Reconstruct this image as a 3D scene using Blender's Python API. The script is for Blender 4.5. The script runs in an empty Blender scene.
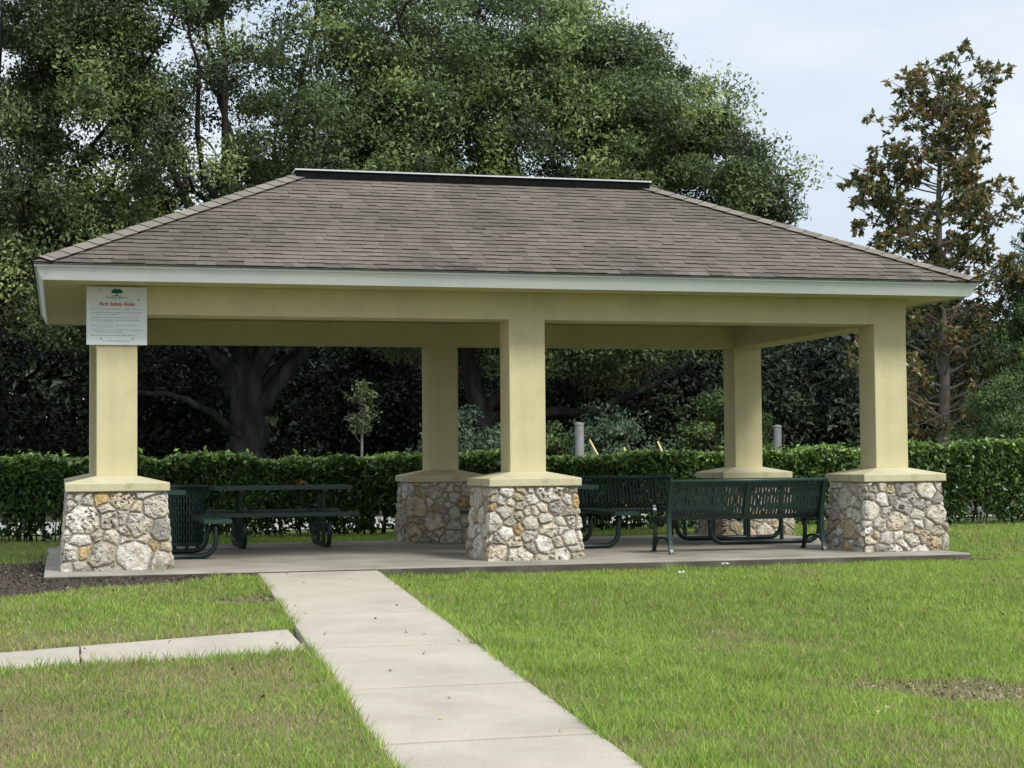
import bpy, math, random
import numpy as np
from mathutils import Matrix, Vector

R = math.radians
SC = bpy.context.scene
COL = SC.collection
rng = np.random.default_rng(7)
random.seed(7)

# ------------------------------------------------------------------ helpers
def put(o, parent=None):
    COL.objects.link(o)
    if parent is not None:
        o.parent = parent
    return o

def tag(o, label=None, cat=None, group=None, kind=None):
    if label: o['label'] = label
    if cat: o['category'] = cat
    if group: o['group'] = group
    if kind: o['kind'] = kind
    return o

def thing(name, label, cat, loc=(0, 0, 0), rz=0.0, group=None):
    o = bpy.data.objects.new(name, None)
    o.empty_display_size = 0.2
    put(o)
    o.location = loc
    o.rotation_euler = (0, 0, rz)
    return tag(o, label, cat, group)

def copy_tree(o, parent=None):
    c = o.copy()
    COL.objects.link(c)
    c.parent = parent
    for ch in list(o.children):
        copy_tree(ch, c)
    return c

class MB:
    """collects polygons, then links them as ONE mesh object"""
    def __init__(self):
        self.v = []; self.f = []
    def add(self, vs, fs):
        n = len(self.v)
        self.v += [tuple(map(float, p)) for p in vs]
        self.f += [tuple(i + n for i in f) for f in fs]
        return self
    def box(self, x0, x1, y0, y1, z0, z1):
        vs = [(x, y, z) for z in (z0, z1) for y in (y0, y1) for x in (x0, x1)]
        return self.add(vs, [(0, 2, 3, 1), (4, 5, 7, 6), (0, 1, 5, 4), (2, 6, 7, 3), (0, 4, 6, 2), (1, 3, 7, 5)])
    def frustum(self, h0, z0, h1, z1, cx=0, cy=0, bottom=True, top=True):
        vs = [(cx + sx * h, cy + sy * h, z) for h, z in ((h0, z0), (h1, z1)) for sx, sy in ((-1, -1), (1, -1), (1, 1), (-1, 1))]
        fs = [(i, (i + 1) % 4, 4 + (i + 1) % 4, 4 + i) for i in range(4)]
        if bottom: fs.append((3, 2, 1, 0))
        if top: fs.append((4, 5, 6, 7))
        return self.add(vs, fs)
    def tube(self, pts, rad, n=8, cap=True):
        v, f = tube_arrays(pts, rad, n)
        fs = [tuple(q) for q in f.tolist()]
        k = len(pts)
        if cap:
            fs.append(tuple(range(n - 1, -1, -1)))
            fs.append(tuple((k - 1) * n + i for i in range(n)))
        return self.add(v.tolist(), fs)
    def bar(self, pts, w, t, side):
        """flat bar along pts; w across 'side' direction, t along the other normal"""
        pts = [Vector(p) for p in pts]; s = Vector(side).normalized()
        vs = []; k = len(pts)
        for i, p in enumerate(pts):
            d = (pts[min(i + 1, k - 1)] - pts[max(i - 1, 0)]).normalized()
            nn = d.cross(s).normalized()
            for a, b in ((-1, -1), (1, -1), (1, 1), (-1, 1)):
                vs.append(p + s * (a * w / 2) + nn * (b * t / 2))
        fs = []
        for i in range(k - 1):
            for j in range(4):
                fs.append((i * 4 + j, i * 4 + (j + 1) % 4, (i + 1) * 4 + (j + 1) % 4, (i + 1) * 4 + j))
        fs.append((3, 2, 1, 0)); fs.append(tuple((k - 1) * 4 + j for j in range(4)))
        return self.add(vs, fs)
    def build(self, name, mat, parent=None, bevel=0, solid=0, smooth=False):
        me = bpy.data.meshes.new(name)
        me.from_pydata(self.v, [], self.f)
        me.update()
        me.materials.append(mat)
        o = put(bpy.data.objects.new(name, me), parent)
        if smooth:
            me.polygons.foreach_set('use_smooth', [True] * len(me.polygons))
        if solid:
            m = o.modifiers.new('thickness', 'SOLIDIFY'); m.thickness = solid; m.offset = 0
        if bevel:
            m = o.modifiers.new('bevel', 'BEVEL'); m.width = bevel; m.segments = 2; m.limit_method = 'ANGLE'; m.angle_limit = R(40)
        return o

def tube_arrays(pts, rad, n=8):
    P = np.asarray(pts, float); k = len(P)
    rad = np.broadcast_to(np.asarray(rad, float), (k,))
    T = np.gradient(P, axis=0); T /= np.linalg.norm(T, axis=1, keepdims=True) + 1e-9
    up = np.array([0, 0, 1.0]) if abs(T[0, 2]) < .9 else np.array([1.0, 0, 0])
    U = np.zeros_like(P); u = up - T[0] * (up @ T[0]); u /= np.linalg.norm(u)
    for i in range(k):
        u = u - T[i] * (u @ T[i]); u /= np.linalg.norm(u) + 1e-9
        U[i] = u
    W = np.cross(T, U)
    a = np.arange(n) * 2 * np.pi / n
    V = P[:, None] + rad[:, None, None] * (np.cos(a)[None, :, None] * U[:, None] + np.sin(a)[None, :, None] * W[:, None])
    V = V.reshape(-1, 3)
    i, j = np.meshgrid(np.arange(k - 1), np.arange(n), indexing='ij')
    F = np.stack([i * n + j, i * n + (j + 1) % n, (i + 1) * n + (j + 1) % n, (i + 1) * n + j], -1).reshape(-1, 4)
    return V, F

def mesh_np(name, V, F, mat, parent=None, tint=None, col=None, smooth=False):
    V = np.asarray(V, np.float32); F = np.asarray(F, np.int32)
    me = bpy.data.meshes.new(name)
    k = F.shape[1]
    me.vertices.add(len(V)); me.vertices.foreach_set('co', V.ravel())
    me.loops.add(F.size); me.loops.foreach_set('vertex_index', F.ravel())
    me.polygons.add(len(F))
    me.polygons.foreach_set('loop_start', np.arange(len(F), dtype=np.int32) * k)
    try:
        me.polygons.foreach_set('loop_total', np.full(len(F), k, np.int32))
    except Exception:
        pass
    if smooth:
        me.polygons.foreach_set('use_smooth', np.ones(len(F), bool))
    else:
        me.polygons.foreach_set('use_smooth', np.zeros(len(F), bool))
    me.update(calc_edges=True)
    if tint is not None:
        a = me.attributes.new('tint', 'FLOAT', 'POINT'); a.data.foreach_set('value', np.asarray(tint, np.float32))
    if col is not None:
        a = me.attributes.new('tone', 'FLOAT_COLOR', 'POINT')
        c = np.ones((len(V), 4), np.float32); c[:, :3] = col
        a.data.foreach_set('color', c.ravel())
    me.materials.append(mat)
    return put(bpy.data.objects.new(name, me), parent)

_lat = {}
def noise(x, y, seed=0, z=None):
    """smooth value noise, about 0..1"""
    if seed not in _lat:
        _lat[seed] = np.random.default_rng(1000 + seed).random((64, 64))
    L = _lat[seed]
    xi = np.floor(x).astype(int); yi = np.floor(y).astype(int)
    fx = x - xi; fy = y - yi
    fx = fx * fx * (3 - 2 * fx); fy = fy * fy * (3 - 2 * fy)
    g = lambda a, b: L[a % 64, b % 64]
    return (g(xi, yi) * (1 - fx) + g(xi + 1, yi) * fx) * (1 - fy) + (g(xi, yi + 1) * (1 - fx) + g(xi + 1, yi + 1) * fx) * fy

def fbm(x, y, seed=0, o=4):
    s = 0; a = .5; t = 0
    for i in range(o):
        s = s + a * noise(x * 2 ** i, y * 2 ** i, seed + i); t += a; a *= .5
    return s / t

def sstep(a, b, x):
    t = np.clip((x - a) / (b - a), 0, 1)
    return t * t * (3 - 2 * t)

# ------------------------------------------------------------------ materials
def new_mat(name):
    m = bpy.data.materials.new(name); m.use_nodes = True
    nt = m.node_tree
    b = nt.nodes['Principled BSDF']
    return m, nt, b

def N(nt, t, **kw):
    n = nt.nodes.new(t)
    for k, v in kw.items():
        setattr(n, k, v)
    return n

def ramp(nt, stops, fac):
    n = N(nt, 'ShaderNodeValToRGB')
    e = n.color_ramp.elements
    while len(e) > 1: e.remove(e[-1])
    for i, (p, c) in enumerate(stops):
        el = e[0] if i == 0 else e.new(p)
        el.position = p; el.color = (*c, 1)
    nt.links.new(fac, n.inputs['Fac'])
    return n

def noisy(name, stops, scale=8, rough=.8, bump=.2, bscale=60, detail=6, scale2=None, spec=.3, dist=.01, stretch=None, grain=0, streak=0, stain=0):
    m, nt, b = new_mat(name)
    tc = N(nt, 'ShaderNodeTexCoord')
    vec = tc.outputs['Object']
    if stretch:
        mp = N(nt, 'ShaderNodeMapping'); mp.inputs['Scale'].default_value = stretch
        nt.links.new(vec, mp.inputs['Vector']); vec = mp.outputs['Vector']
    n1 = N(nt, 'ShaderNodeTexNoise'); n1.inputs['Scale'].default_value = scale; n1.inputs['Detail'].default_value = detail
    nt.links.new(vec, n1.inputs['Vector'])
    r = ramp(nt, stops, n1.outputs['Fac'])
    out = r.outputs['Color']
    for amt, sc_, st_, dt in ((grain, 85, (1, 1, 1), 3), (streak, 6, (1, 1, .07), 5), (stain, .9, (1, 1, 1), 9)):
        if not amt: continue
        m2 = N(nt, 'ShaderNodeMapping'); m2.inputs['Scale'].default_value = st_; m2.inputs['Location'].default_value = (3.1, 1.7, .4)
        nt.links.new(tc.outputs['Object'], m2.inputs['Vector'])
        n3 = N(nt, 'ShaderNodeTexNoise'); n3.inputs['Scale'].default_value = sc_; n3.inputs['Detail'].default_value = dt
        n3.inputs['Roughness'].default_value = .65
        nt.links.new(m2.outputs['Vector'], n3.inputs['Vector'])
        r3 = ramp(nt, [(.33, (1 - amt,) * 3), (.55, (1, 1, 1)), (.75, (1 + amt * .3,) * 3)], n3.outputs['Fac'])
        mm = N(nt, 'ShaderNodeMix', data_type='RGBA', blend_type='MULTIPLY'); mm.inputs['Factor'].default_value = 1
        nt.links.new(out, mm.inputs['A']); nt.links.new(r3.outputs['Color'], mm.inputs['B']); out = mm.outputs['Result']
    nt.links.new(out, b.inputs['Base Color'])
    b.inputs['Roughness'].default_value = rough
    b.inputs['Specular IOR Level'].default_value = spec
    if bump:
        n2 = N(nt, 'ShaderNodeTexNoise'); n2.inputs['Scale'].default_value = bscale; n2.inputs['Detail'].default_value = 5
        nt.links.new(tc.outputs['Object'], n2.inputs['Vector'])
        bp = N(nt, 'ShaderNodeBump'); bp.inputs['Strength'].default_value = bump; bp.inputs['Distance'].default_value = dist
        nt.links.new(n2.outputs['Fac'], bp.inputs['Height']); nt.links.new(bp.outputs['Normal'], b.inputs['Normal'])
    return m

def leaf_mat(name, stops, transl=.25, rough=.45, spec=.35):
    m, nt, b = new_mat(name)
    at = N(nt, 'ShaderNodeAttribute', attribute_name='tint')
    r = ramp(nt, stops, at.outputs['Fac'])
    nt.links.new(r.outputs['Color'], b.inputs['Base Color'])
    b.inputs['Roughness'].default_value = rough
    b.inputs['Specular IOR Level'].default_value = spec
    tr = N(nt, 'ShaderNodeBsdfTranslucent')
    nt.links.new(r.outputs['Color'], tr.inputs['Color'])
    mx = N(nt, 'ShaderNodeMixShader'); mx.inputs['Fac'].default_value = transl
    nt.links.new(b.outputs['BSDF'], mx.inputs[1]); nt.links.new(tr.outputs['BSDF'], mx.inputs[2])
    nt.links.new(mx.outputs['Shader'], nt.nodes['Material Output'].inputs['Surface'])
    return m

def tone_mat(name, rough=.9, bump=.5, bscale=50, dist=.02, nscale=14, amount=.5, spec=.2):
    """base colour from the mesh's 'tone' attribute, broken up by noise"""
    m, nt, b = new_mat(name)
    at = N(nt, 'ShaderNodeAttribute', attribute_name='tone')
    tc = N(nt, 'ShaderNodeTexCoord')
    n1 = N(nt, 'ShaderNodeTexNoise'); n1.inputs['Scale'].default_value = nscale; n1.inputs['Detail'].default_value = 8
    n1.inputs['Roughness'].default_value = .7
    nt.links.new(tc.outputs['Object'], n1.inputs['Vector'])
    r = ramp(nt, [(.25, (1 - amount,) * 3), (.5, (1, 1, 1)), (.75, (1 + amount * .4,) * 3)], n1.outputs['Fac'])
    mx = N(nt, 'ShaderNodeMix', data_type='RGBA', blend_type='MULTIPLY'); mx.inputs['Factor'].default_value = 1
    nt.links.new(at.outputs['Color'], mx.inputs['A']); nt.links.new(r.outputs['Color'], mx.inputs['B'])
    nt.links.new(mx.outputs['Result'], b.inputs['Base Color'])
    b.inputs['Roughness'].default_value = rough
    b.inputs['Specular IOR Level'].default_value = spec
    n2 = N(nt, 'ShaderNodeTexNoise'); n2.inputs['Scale'].default_value = bscale; n2.inputs['Detail'].default_value = 6
    nt.links.new(tc.outputs['Object'], n2.inputs['Vector'])
    bp = N(nt, 'ShaderNodeBump'); bp.inputs['Strength'].default_value = bump; bp.inputs['Distance'].default_value = dist
    nt.links.new(n2.outputs['Fac'], bp.inputs['Height']); nt.links.new(bp.outputs['Normal'], b.inputs['Normal'])
    return m

M = {}
M['stucco'] = noisy('cream_stucco', [(.3, (.545, .485, .285)), (.5, (.575, .515, .307)), (.7, (.60, .54, .328))], scale=3.5, rough=.9, bump=.5, bscale=110, dist=.008, grain=.10, streak=.07, stain=.08)
M['cap'] = noisy('cream_cap_stucco', [(.28, (.38, .345, .22)), (.42, (.51, .465, .30)), (.7, (.555, .51, .335))], scale=7, rough=.9, bump=.5, bscale=110, dist=.008, grain=.10, stain=.15)
M['fascia'] = noisy('white_fascia_metal', [(.3, (.60, .62, .61)), (.6, (.65, .67, .665)), (.8, (.68, .70, .695))], scale=1.6, rough=.5, bump=.03, bscale=10, stretch=(1, 1, 8), grain=.04, stain=.08)
M['soffit'] = noisy('cream_soffit_vinyl', [(.3, (.46, .42, .24)), (.7, (.52, .47, .28))], scale=2, rough=.6, bump=.05, bscale=20)
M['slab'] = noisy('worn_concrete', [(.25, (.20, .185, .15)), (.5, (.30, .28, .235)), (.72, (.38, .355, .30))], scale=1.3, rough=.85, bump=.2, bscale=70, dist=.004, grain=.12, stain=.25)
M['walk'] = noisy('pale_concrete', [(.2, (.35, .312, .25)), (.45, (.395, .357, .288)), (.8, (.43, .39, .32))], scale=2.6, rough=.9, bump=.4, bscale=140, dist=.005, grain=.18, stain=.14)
M['green'] = noisy('dark_green_coated_steel', [(.3, (.006, .02, .0165)), (.7, (.009, .027, .022))], scale=9, rough=.38, bump=.06, bscale=200, spec=.5, dist=.002)
M['green_pale'] = noisy('worn_green_coated_steel', [(.3, (.010, .038, .029)), (.7, (.015, .048, .037))], scale=9, rough=.42, bump=.06, bscale=200, spec=.5, dist=.002)
M['vent'] = noisy('black_ridge_vent', [(.3, (.006, .006, .007)), (.7, (.012, .012, .013))], scale=20, rough=.95, bump=.1, spec=.05)
M['alu'] = noisy('pale_flashing', [(.3, (.5, .52, .54)), (.7, (.62, .64, .66))], scale=3, rough=.4, bump=.05)
M['board'] = noisy('white_sign_panel', [(.3, (.62, .64, .66)), (.7, (.70, .72, .74))], scale=3, rough=.4, bump=0)
M['ink'] = noisy('grey_print', [(.3, (.17, .22, .22)), (.7, (.23, .29, .28))], scale=40, rough=.6, bump=0)
M['inkg'] = noisy('green_print', [(.3, (.01, .07, .05)), (.7, (.02, .10, .07))], scale=40, rough=.6, bump=0)
M['inkr'] = noisy('red_print', [(.3, (.42, .05, .06)), (.7, (.50, .08, .08))], scale=40, rough=.6, bump=0)
M['rust'] = noisy('rusty_screw', [(.3, (.08, .05, .03)), (.7, (.16, .10, .06))], scale=60, rough=.7, bump=.1)
M['stone'] = tone_mat('rubble_stone', bump=.8, bscale=42, dist=.03, nscale=22, amount=.45)
M['shingle'] = tone_mat('asphalt_shingle', bump=.6, bscale=220, dist=.004, nscale=2.2, amount=.22, rough=.95)
M['bark'] = noisy('dark_oak_bark', [(.3, (.011, .010, .009)), (.5, (.026, .023, .020)), (.75, (.07, .064, .055))], scale=5, rough=.95, bump=.8, bscale=18, dist=.05, stretch=(1, 1, .25))
M['barkl'] = noisy('grey_bark', [(.3, (.10, .09, .075)), (.7, (.22, .20, .17))], scale=6, rough=.95, bump=.6, bscale=25, dist=.03)
M['twig'] = noisy('hedge_stem_bark', [(.3, (.05, .04, .03)), (.7, (.12, .10, .075))], scale=20, rough=.9, bump=.3)
M['pole'] = noisy('pale_concrete_post', [(.3, (.20, .20, .19)), (.7, (.27, .27, .255))], scale=8, rough=.8, bump=.2)
M['yellow'] = noisy('yellow_plastic', [(.3, (.62, .52, .22)), (.7, (.72, .61, .28))], scale=8, rough=.45, bump=.02)
M['paper'] = noisy('white_paper', [(.3, (.68, .70, .70)), (.7, (.80, .80, .78))], scale=30, rough=.8, bump=.2)
M['road'] = noisy('pale_road', [(.3, (.30, .29, .27)), (.7, (.40, .39, .365))], scale=.8, rough=.9, bump=.2, bscale=40)
M['oak'] = leaf_mat('oak_leaf', [(0, (.038, .054, .026)), (.4, (.088, .122, .050)), (.75, (.165, .22, .076)), (1, (.29, .36, .12))], transl=.28, rough=.5)
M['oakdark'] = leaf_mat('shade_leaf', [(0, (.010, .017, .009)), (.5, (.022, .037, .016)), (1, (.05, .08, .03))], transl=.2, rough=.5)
M['mag'] = leaf_mat('magnolia_leaf', [(0, (.04, .058, .022)), (.3, (.10, .13, .042)), (.52, (.20, .18, .06)), (.74, (.28, .16, .075)), (1, (.45, .30, .11))], transl=.25, rough=.35, spec=.5)
M['bush'] = leaf_mat('soft_green_leaf', [(0, (.035, .06, .025)), (.5, (.095, .15, .05)), (1, (.22, .30, .085))], transl=.25, rough=.55)
M['bluebush'] = leaf_mat('dusty_green_leaf', [(0, (.04, .065, .042)), (.5, (.08, .125, .075)), (1, (.15, .21, .12))], transl=.25, rough=.6)
M['hedge'] = leaf_mat('hedge_leaf', [(0, (.028, .054, .018)), (.4, (.08, .145, .036)), (.7, (.175, .285, .062)), (1, (.33, .46, .12))], transl=.26, rough=.34, spec=.6)
M['grass'] = leaf_mat('grass_blade', [(0, (.44, .37, .22)), (.22, (.33, .29, .14)), (.42, (.15, .24, .044)), (.7, (.245, .385, .06)), (1, (.44, .55, .13))], transl=.42, rough=.6, spec=.2)

M['slabedge2'] = noisy('joint_dirt', [(.3, (.05, .044, .034)), (.7, (.12, .105, .08))], scale=6, rough=.95, bump=.4)
# ------------------------------------------------------------------ camera
cd = bpy.data.cameras.new('camera'); cam = put(bpy.data.objects.new('camera', cd)); SC.camera = cam
cd.sensor_width = 36; cd.lens = 1697.67 / 1024 * 36; cd.clip_end = 1500; cd.clip_start = .1
CAM = Vector((-4.9145, -18.0376, 1.0792)); YAW, PIT, ROL = -.2598, .0442, -.0084
cam.matrix_world = (Matrix.Translation(CAM) @ Matrix.Rotation(YAW, 4, 'Z') @ Matrix.Rotation(R(90) + PIT, 4, 'X') @ Matrix.Rotation(ROL, 4, 'Z'))

# ------------------------------------------------------------------ light
SUN = Vector((.38, -.62, .80)).normalized()
EL = math.asin(SUN.z); ROT = math.atan2(SUN.x, SUN.y)
sl = bpy.data.lights.new('sun', 'SUN'); sun = put(bpy.data.objects.new('sun', sl))
sl.energy = 2.3; sl.angle = R(15); sl.color = (1, .96, .88)
sun.rotation_euler = SUN.to_track_quat('Z', 'Y').to_euler()
sun.location = (10, -30, 40)
w = bpy.data.worlds.new('World'); SC.world = w; w.use_nodes = True
nt = w.node_tree; bg = nt.nodes['Background']; bg.inputs['Strength'].default_value = .1
sk = N(nt, 'ShaderNodeTexSky', sky_type='NISHITA'); sk.sun_disc = False
sk.sun_elevation = EL; sk.sun_rotation = ROT; sk.air_density = 1.2; sk.dust_density = 2.0
tc = N(nt, 'ShaderNodeTexCoord'); mp = N(nt, 'ShaderNodeMapping'); mp.inputs['Scale'].default_value = (1.2, 1.2, 3.5)
nt.links.new(tc.outputs['Generated'], mp.inputs['Vector'])
cn = N(nt, 'ShaderNodeTexNoise'); cn.inputs['Scale'].default_value = 2.6; cn.inputs['Detail'].default_value = 5; cn.inputs['Roughness'].default_value = .5
nt.links.new(mp.outputs['Vector'], cn.inputs['Vector'])
cc = ramp(nt, [(.34, (.55, .645, .77)), (.5, (.65, .72, .805)), (.64, (.78, .82, .865))], cn.outputs['Fac'])
cs = N(nt, 'ShaderNodeVectorMath', operation='SCALE'); nt.links.new(cc.outputs['Color'], cs.inputs[0])
sx = N(nt, 'ShaderNodeSeparateXYZ'); nt.links.new(tc.outputs['Generated'], sx.inputs['Vector'])
mr = N(nt, 'ShaderNodeMapRange'); mr.inputs['From Min'].default_value = .25; mr.inputs['From Max'].default_value = 1
mr.inputs['To Min'].default_value = 8.3; mr.inputs['To Max'].default_value = 16.5
nt.links.new(sx.outputs['Z'], mr.inputs['Value']); nt.links.new(mr.outputs['Result'], cs.inputs['Scale'])
mx = N(nt, 'ShaderNodeMix', data_type='RGBA'); mx.inputs['Factor'].default_value = .86
nt.links.new(sk.outputs['Color'], mx.inputs['A']); nt.links.new(cs.outputs['Vector'], mx.inputs['B'])
nt.links.new(mx.outputs['Result'], bg.inputs['Color'])
SC.view_settings.view_transform = 'Standard'; SC.view_settings.look = 'None'
SC.view_settings.exposure = .58; SC.view_settings.gamma = 1; SC.view_settings.use_curve_mapping = False
SC.render.engine = 'CYCLES'
SC.cycles.max_bounces = 6; SC.cycles.diffuse_bounces = 3; SC.cycles.glossy_bounces = 2; SC.cycles.transmission_bounces = 3
SC.cycles.use_adaptive_sampling = True

# ------------------------------------------------------------------ terrain
XA, YB = 4.361, 4.2256            # column grid: x = -XA, 0, XA ; y = 0, YB
SLX0, SLX1, SLY0, SLY1 = -XA - .7101, XA + .4453, -1.1438, 4.5
def walk_x(t): return -3.033 - .034 * t, -1.835 - .034 * t
def walk_z(t): return -.022 - .0465 * t
def ground_z(x, y):
    x = np.asarray(x, float); y = np.asarray(y, float)
    t = np.maximum(-1.144 - y, 0)
    slope = -.105 + .042 * sstep(0, 1.6, t) - .0435 * np.minimum(t, 17)
    back = -.105 + .075 * sstep(-1.2, 4.0, y)
    z = np.where(t > 0, slope, back)
    z = z + (fbm(x * .7 + 20, y * .7 + 20, 3) - .5) * .035
    z = z + .062 * sstep(-2.9, -3.3, x) * sstep(-2.6, -1.3, y) * sstep(4, 2, y)
    return z

def walk_mask(x, y, m=0.0):
    t = -1.144 - y
    a = -3.033 - .034 * t; b = -1.835 - .034 * t
    return (y < -1.13) & (x > a - m) & (x < b + m)
PATH_A = (-5.386, -3.64, -2.99, -2.86)      # back edge: x0,y0,x1,y1
PATH_B = (-5.342, -4.70, -3.035, -4.02)
def path_edges(x):
    yb = -4.90 + (x + 3.28) * .31
    yf = -6.02 + (x + 3.28) * .17
    return yb, yf
def path_mask(x, y, m=0.0):
    yb, yf = path_edges(x)
    return (x < -3.03 - .034 * (-1.144 - y)) & (y < yb + m) & (y > yf - m)

def soil_mask(x, y):
    """0..1 how bare the soil is"""
    n = fbm(x * 1.3 + 5, y * 1.3 + 9, 11)
    yb = -1.30 - np.clip(-3.1 - x, 0, 3) * .46
    s = sstep(-.10, .12, y - yb + (n - .5) * .35) * (y < -1.0) * (x < -3.0) * sstep(-6.3, -5.9, x + (n - .5) * .5)
    d = np.hypot((x + 5.35) / .65, (y + .5) / 1.9)
    s = np.maximum(s, sstep(1.1, .75, d + (n - .5) * .5))
    c = np.hypot((x + 3.3) / .45, (y + 3.0) / .35)
    s = np.maximum(s, .8 * sstep(1.1, .6, c + (n - .5) * .6))
    e = np.hypot((x - 5.15) / .35, (y + .95) / .35)
    s = np.maximum(s, .8 * sstep(1.1, .6, e + (n - .5) * .6))
    # worn patch in the right lawn
    g = np.hypot((x - .35) / 1.0, (y + 8.45 - (x - .35) * -.55) / .55)
    s = np.maximum(s, .66 * sstep(1.15, .35, g + (n - .5) * 1.1))
    return s

def dry_mask(x, y):
    n = fbm(x * .9 + 30, y * .9 + 3, 21)
    n2 = fbm(x * 3.1, y * 3.1, 27)
    left = sstep(-2.6, -3.3, x)
    near = sstep(-4.3, -5.2, y)
    rim = np.where(x < -3.0, np.minimum(np.abs(x + 3.2), np.abs(y - (-6.02 + (x + 3.28) * .17))), 9)
    d = left * (.24 + .32 * near) * (.45 + .55 * sstep(.3, .6, n)) * 1.25 * (.35 + .65 * sstep(.05, .35, rim))
    d = np.maximum(d, .55 * sstep(.60, .8, n) * (1 - left))
    d = d + (n2 - .5) * .55 * (.5 + .8 * left)
    d = np.maximum(d, .5 * (1 - left) * sstep(-8.2, -9.6, y) * sstep(.4, .6, n2))
    d = np.maximum(d, soil_mask(x, y))
    return np.clip(d, 0, 1)

def axis(fine0, fine1, step, far):
    a = np.arange(fine0, fine1 + 1e-6, step)
    g = step; lo = []; hi = []; p = fine0; q = fine1
    while p > -far:
        g *= 1.5; p -= g; q += g; lo.append(p); hi.append(q)
    return np.concatenate([lo[::-1], a, hi])
gx = axis(-9, 12, .1, 400); gy = axis(-13, 9, .1, 400)
GX, GY = np.meshgrid(gx, gy, indexing='ij')
GZ = ground_z(GX, GY)
inside = (GX > SLX0 + .05) & (GX < SLX1 - .05) & (GY > SLY0 + .05) & (GY < SLY1 - .05)
GZ = np.where(inside, -.2, GZ)
GZ = np.where(walk_mask(GX, GY, -.03) | path_mask(GX, GY, -.04), GZ - .06, GZ)
nx, ny = GX.shape
I = np.arange(nx * ny).reshape(nx, ny)
F = np.stack([I[:-1, :-1], I[1:, :-1], I[1:, 1:], I[:-1, 1:]], -1).reshape(-1, 4)
dm = dry_mask(GX, GY); sm = soil_mask(GX, GY)
nn = fbm(GX * 6, GY * 6, 41)[..., None]
cg = np.array([.085, .12, .034]); cdry = np.array([.185, .15, .095]); cs_ = np.array([.062, .05, .039])
gc = cg * (1 - dm[..., None]) + cdry * dm[..., None]
lawnfade = (sm > .5)[..., None] & (GX < -3)[..., None]
gc = np.where((GX < -2.9)[..., None] & (GY > -2.6)[..., None], gc * (1 - sm[..., None]) + cs_ * sm[..., None], gc)
gc = gc * (.5 + 1.0 * nn)
far = sstep(9, 14, np.abs(GY - 16) * 0 + GY)[..., None]
gc = gc * (1 - far) + np.array([.06, .055, .035]) * far
M['ground'] = tone_mat('lawn_soil', bump=.8, bscale=45, dist=.03, nscale=30, amount=.5)
g = mesh_np('ground', np.stack([GX, GY, GZ], -1).reshape(-1, 3), F, M['ground'], col=gc.reshape(-1, 3), smooth=True)
tag(g, kind='structure')

# road behind the hedge
rd = MB(); xs = np.linspace(-60, 80, 30)
vs = [(x, y, -.012) for x in xs for y in (9.0, 14.5)]
rd.add(vs, [(2 * i, 2 * i + 2, 2 * i + 3, 2 * i + 1) for i in range(len(xs) - 1)])
tag(rd.build('road', M['road']), kind='structure')

# walkway: separate poured panels as one strip with tooled joints
def strip_slab(name, mat, ts, left, right, zf, thick=.12, gap=.04):
    mb = MB()
    for a, b in zip(ts[:-1], ts[1:]):
        a2, b2 = a + gap / 2, b - gap / 2
        top = []
        for t in (a2, b2):
            for f in (left, right):
                x, y = f(t); top.append((x, y, zf(t)))
        vs = top + [(x, y, z - thick) for x, y, z in top]
        mb.add(vs, [(0, 2, 3, 1), (4, 5, 7, 6), (0, 1, 5, 4), (1, 3, 7, 5), (3, 2, 6, 7), (2, 0, 4, 6)])
    # joint floor, a little lower
    top = []
    for t in (ts[0], ts[-1]):
        for f in (left, right):
            x, y = f(t); top.append((x, y, zf(t) - .045))
    o = mb.build(name, mat, bevel=.009)
    tag(o, kind='structure')
    MB().add([(x, y, z + .027) for x, y, z in top], [(0, 2, 3, 1)]).build('joint_fill', M['slabedge2'], o)
    return o
wt = [0.004, 1.2, 3.05, 4.85, 6.5, 8.1, 9.7, 11.3, 12.9, 14.5, 16.1, 17.7]
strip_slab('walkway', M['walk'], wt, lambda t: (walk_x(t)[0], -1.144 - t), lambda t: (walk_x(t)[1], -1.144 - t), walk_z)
def pz(x, y): return walk_z(-1.144 - y) - .02
ps = [-3.215, -4.78, -6.6, -8.2, -9.8, -11.4]
mb = MB()
for a, b in zip(ps[:-1], ps[1:]):
    a2, b2 = a - .006, b + .006
    ya, fa = path_edges(a2); yb_, fb = path_edges(b2)
    if a == ps[0]:
        pass
    top = [(a2, fa), (b2, fb), (b2, yb_), (a2, ya)]
    vs = [(x, y, pz(x, y)) for x, y in top] + [(x, y, pz(x, y) - .1) for x, y in top]
    mb.add(vs, [(0, 3, 2, 1), (4, 5, 6, 7), (0, 1, 5, 4), (1, 2, 6, 5), (2, 3, 7, 6), (3, 0, 4, 7)])
tag(mb.build('side_path', M['walk'], bevel=.006), kind='structure')

# ------------------------------------------------------------------ pavilion
pav = thing('pavilion', 'open cream picnic pavilion with hipped brown shingle roof on six stone-footed columns', 'pavilion')
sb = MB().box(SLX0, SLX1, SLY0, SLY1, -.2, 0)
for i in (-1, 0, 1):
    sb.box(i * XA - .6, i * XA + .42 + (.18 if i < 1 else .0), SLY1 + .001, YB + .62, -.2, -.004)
sb.build('floor_slab', M['slab'], pav, bevel=.012)

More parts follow.
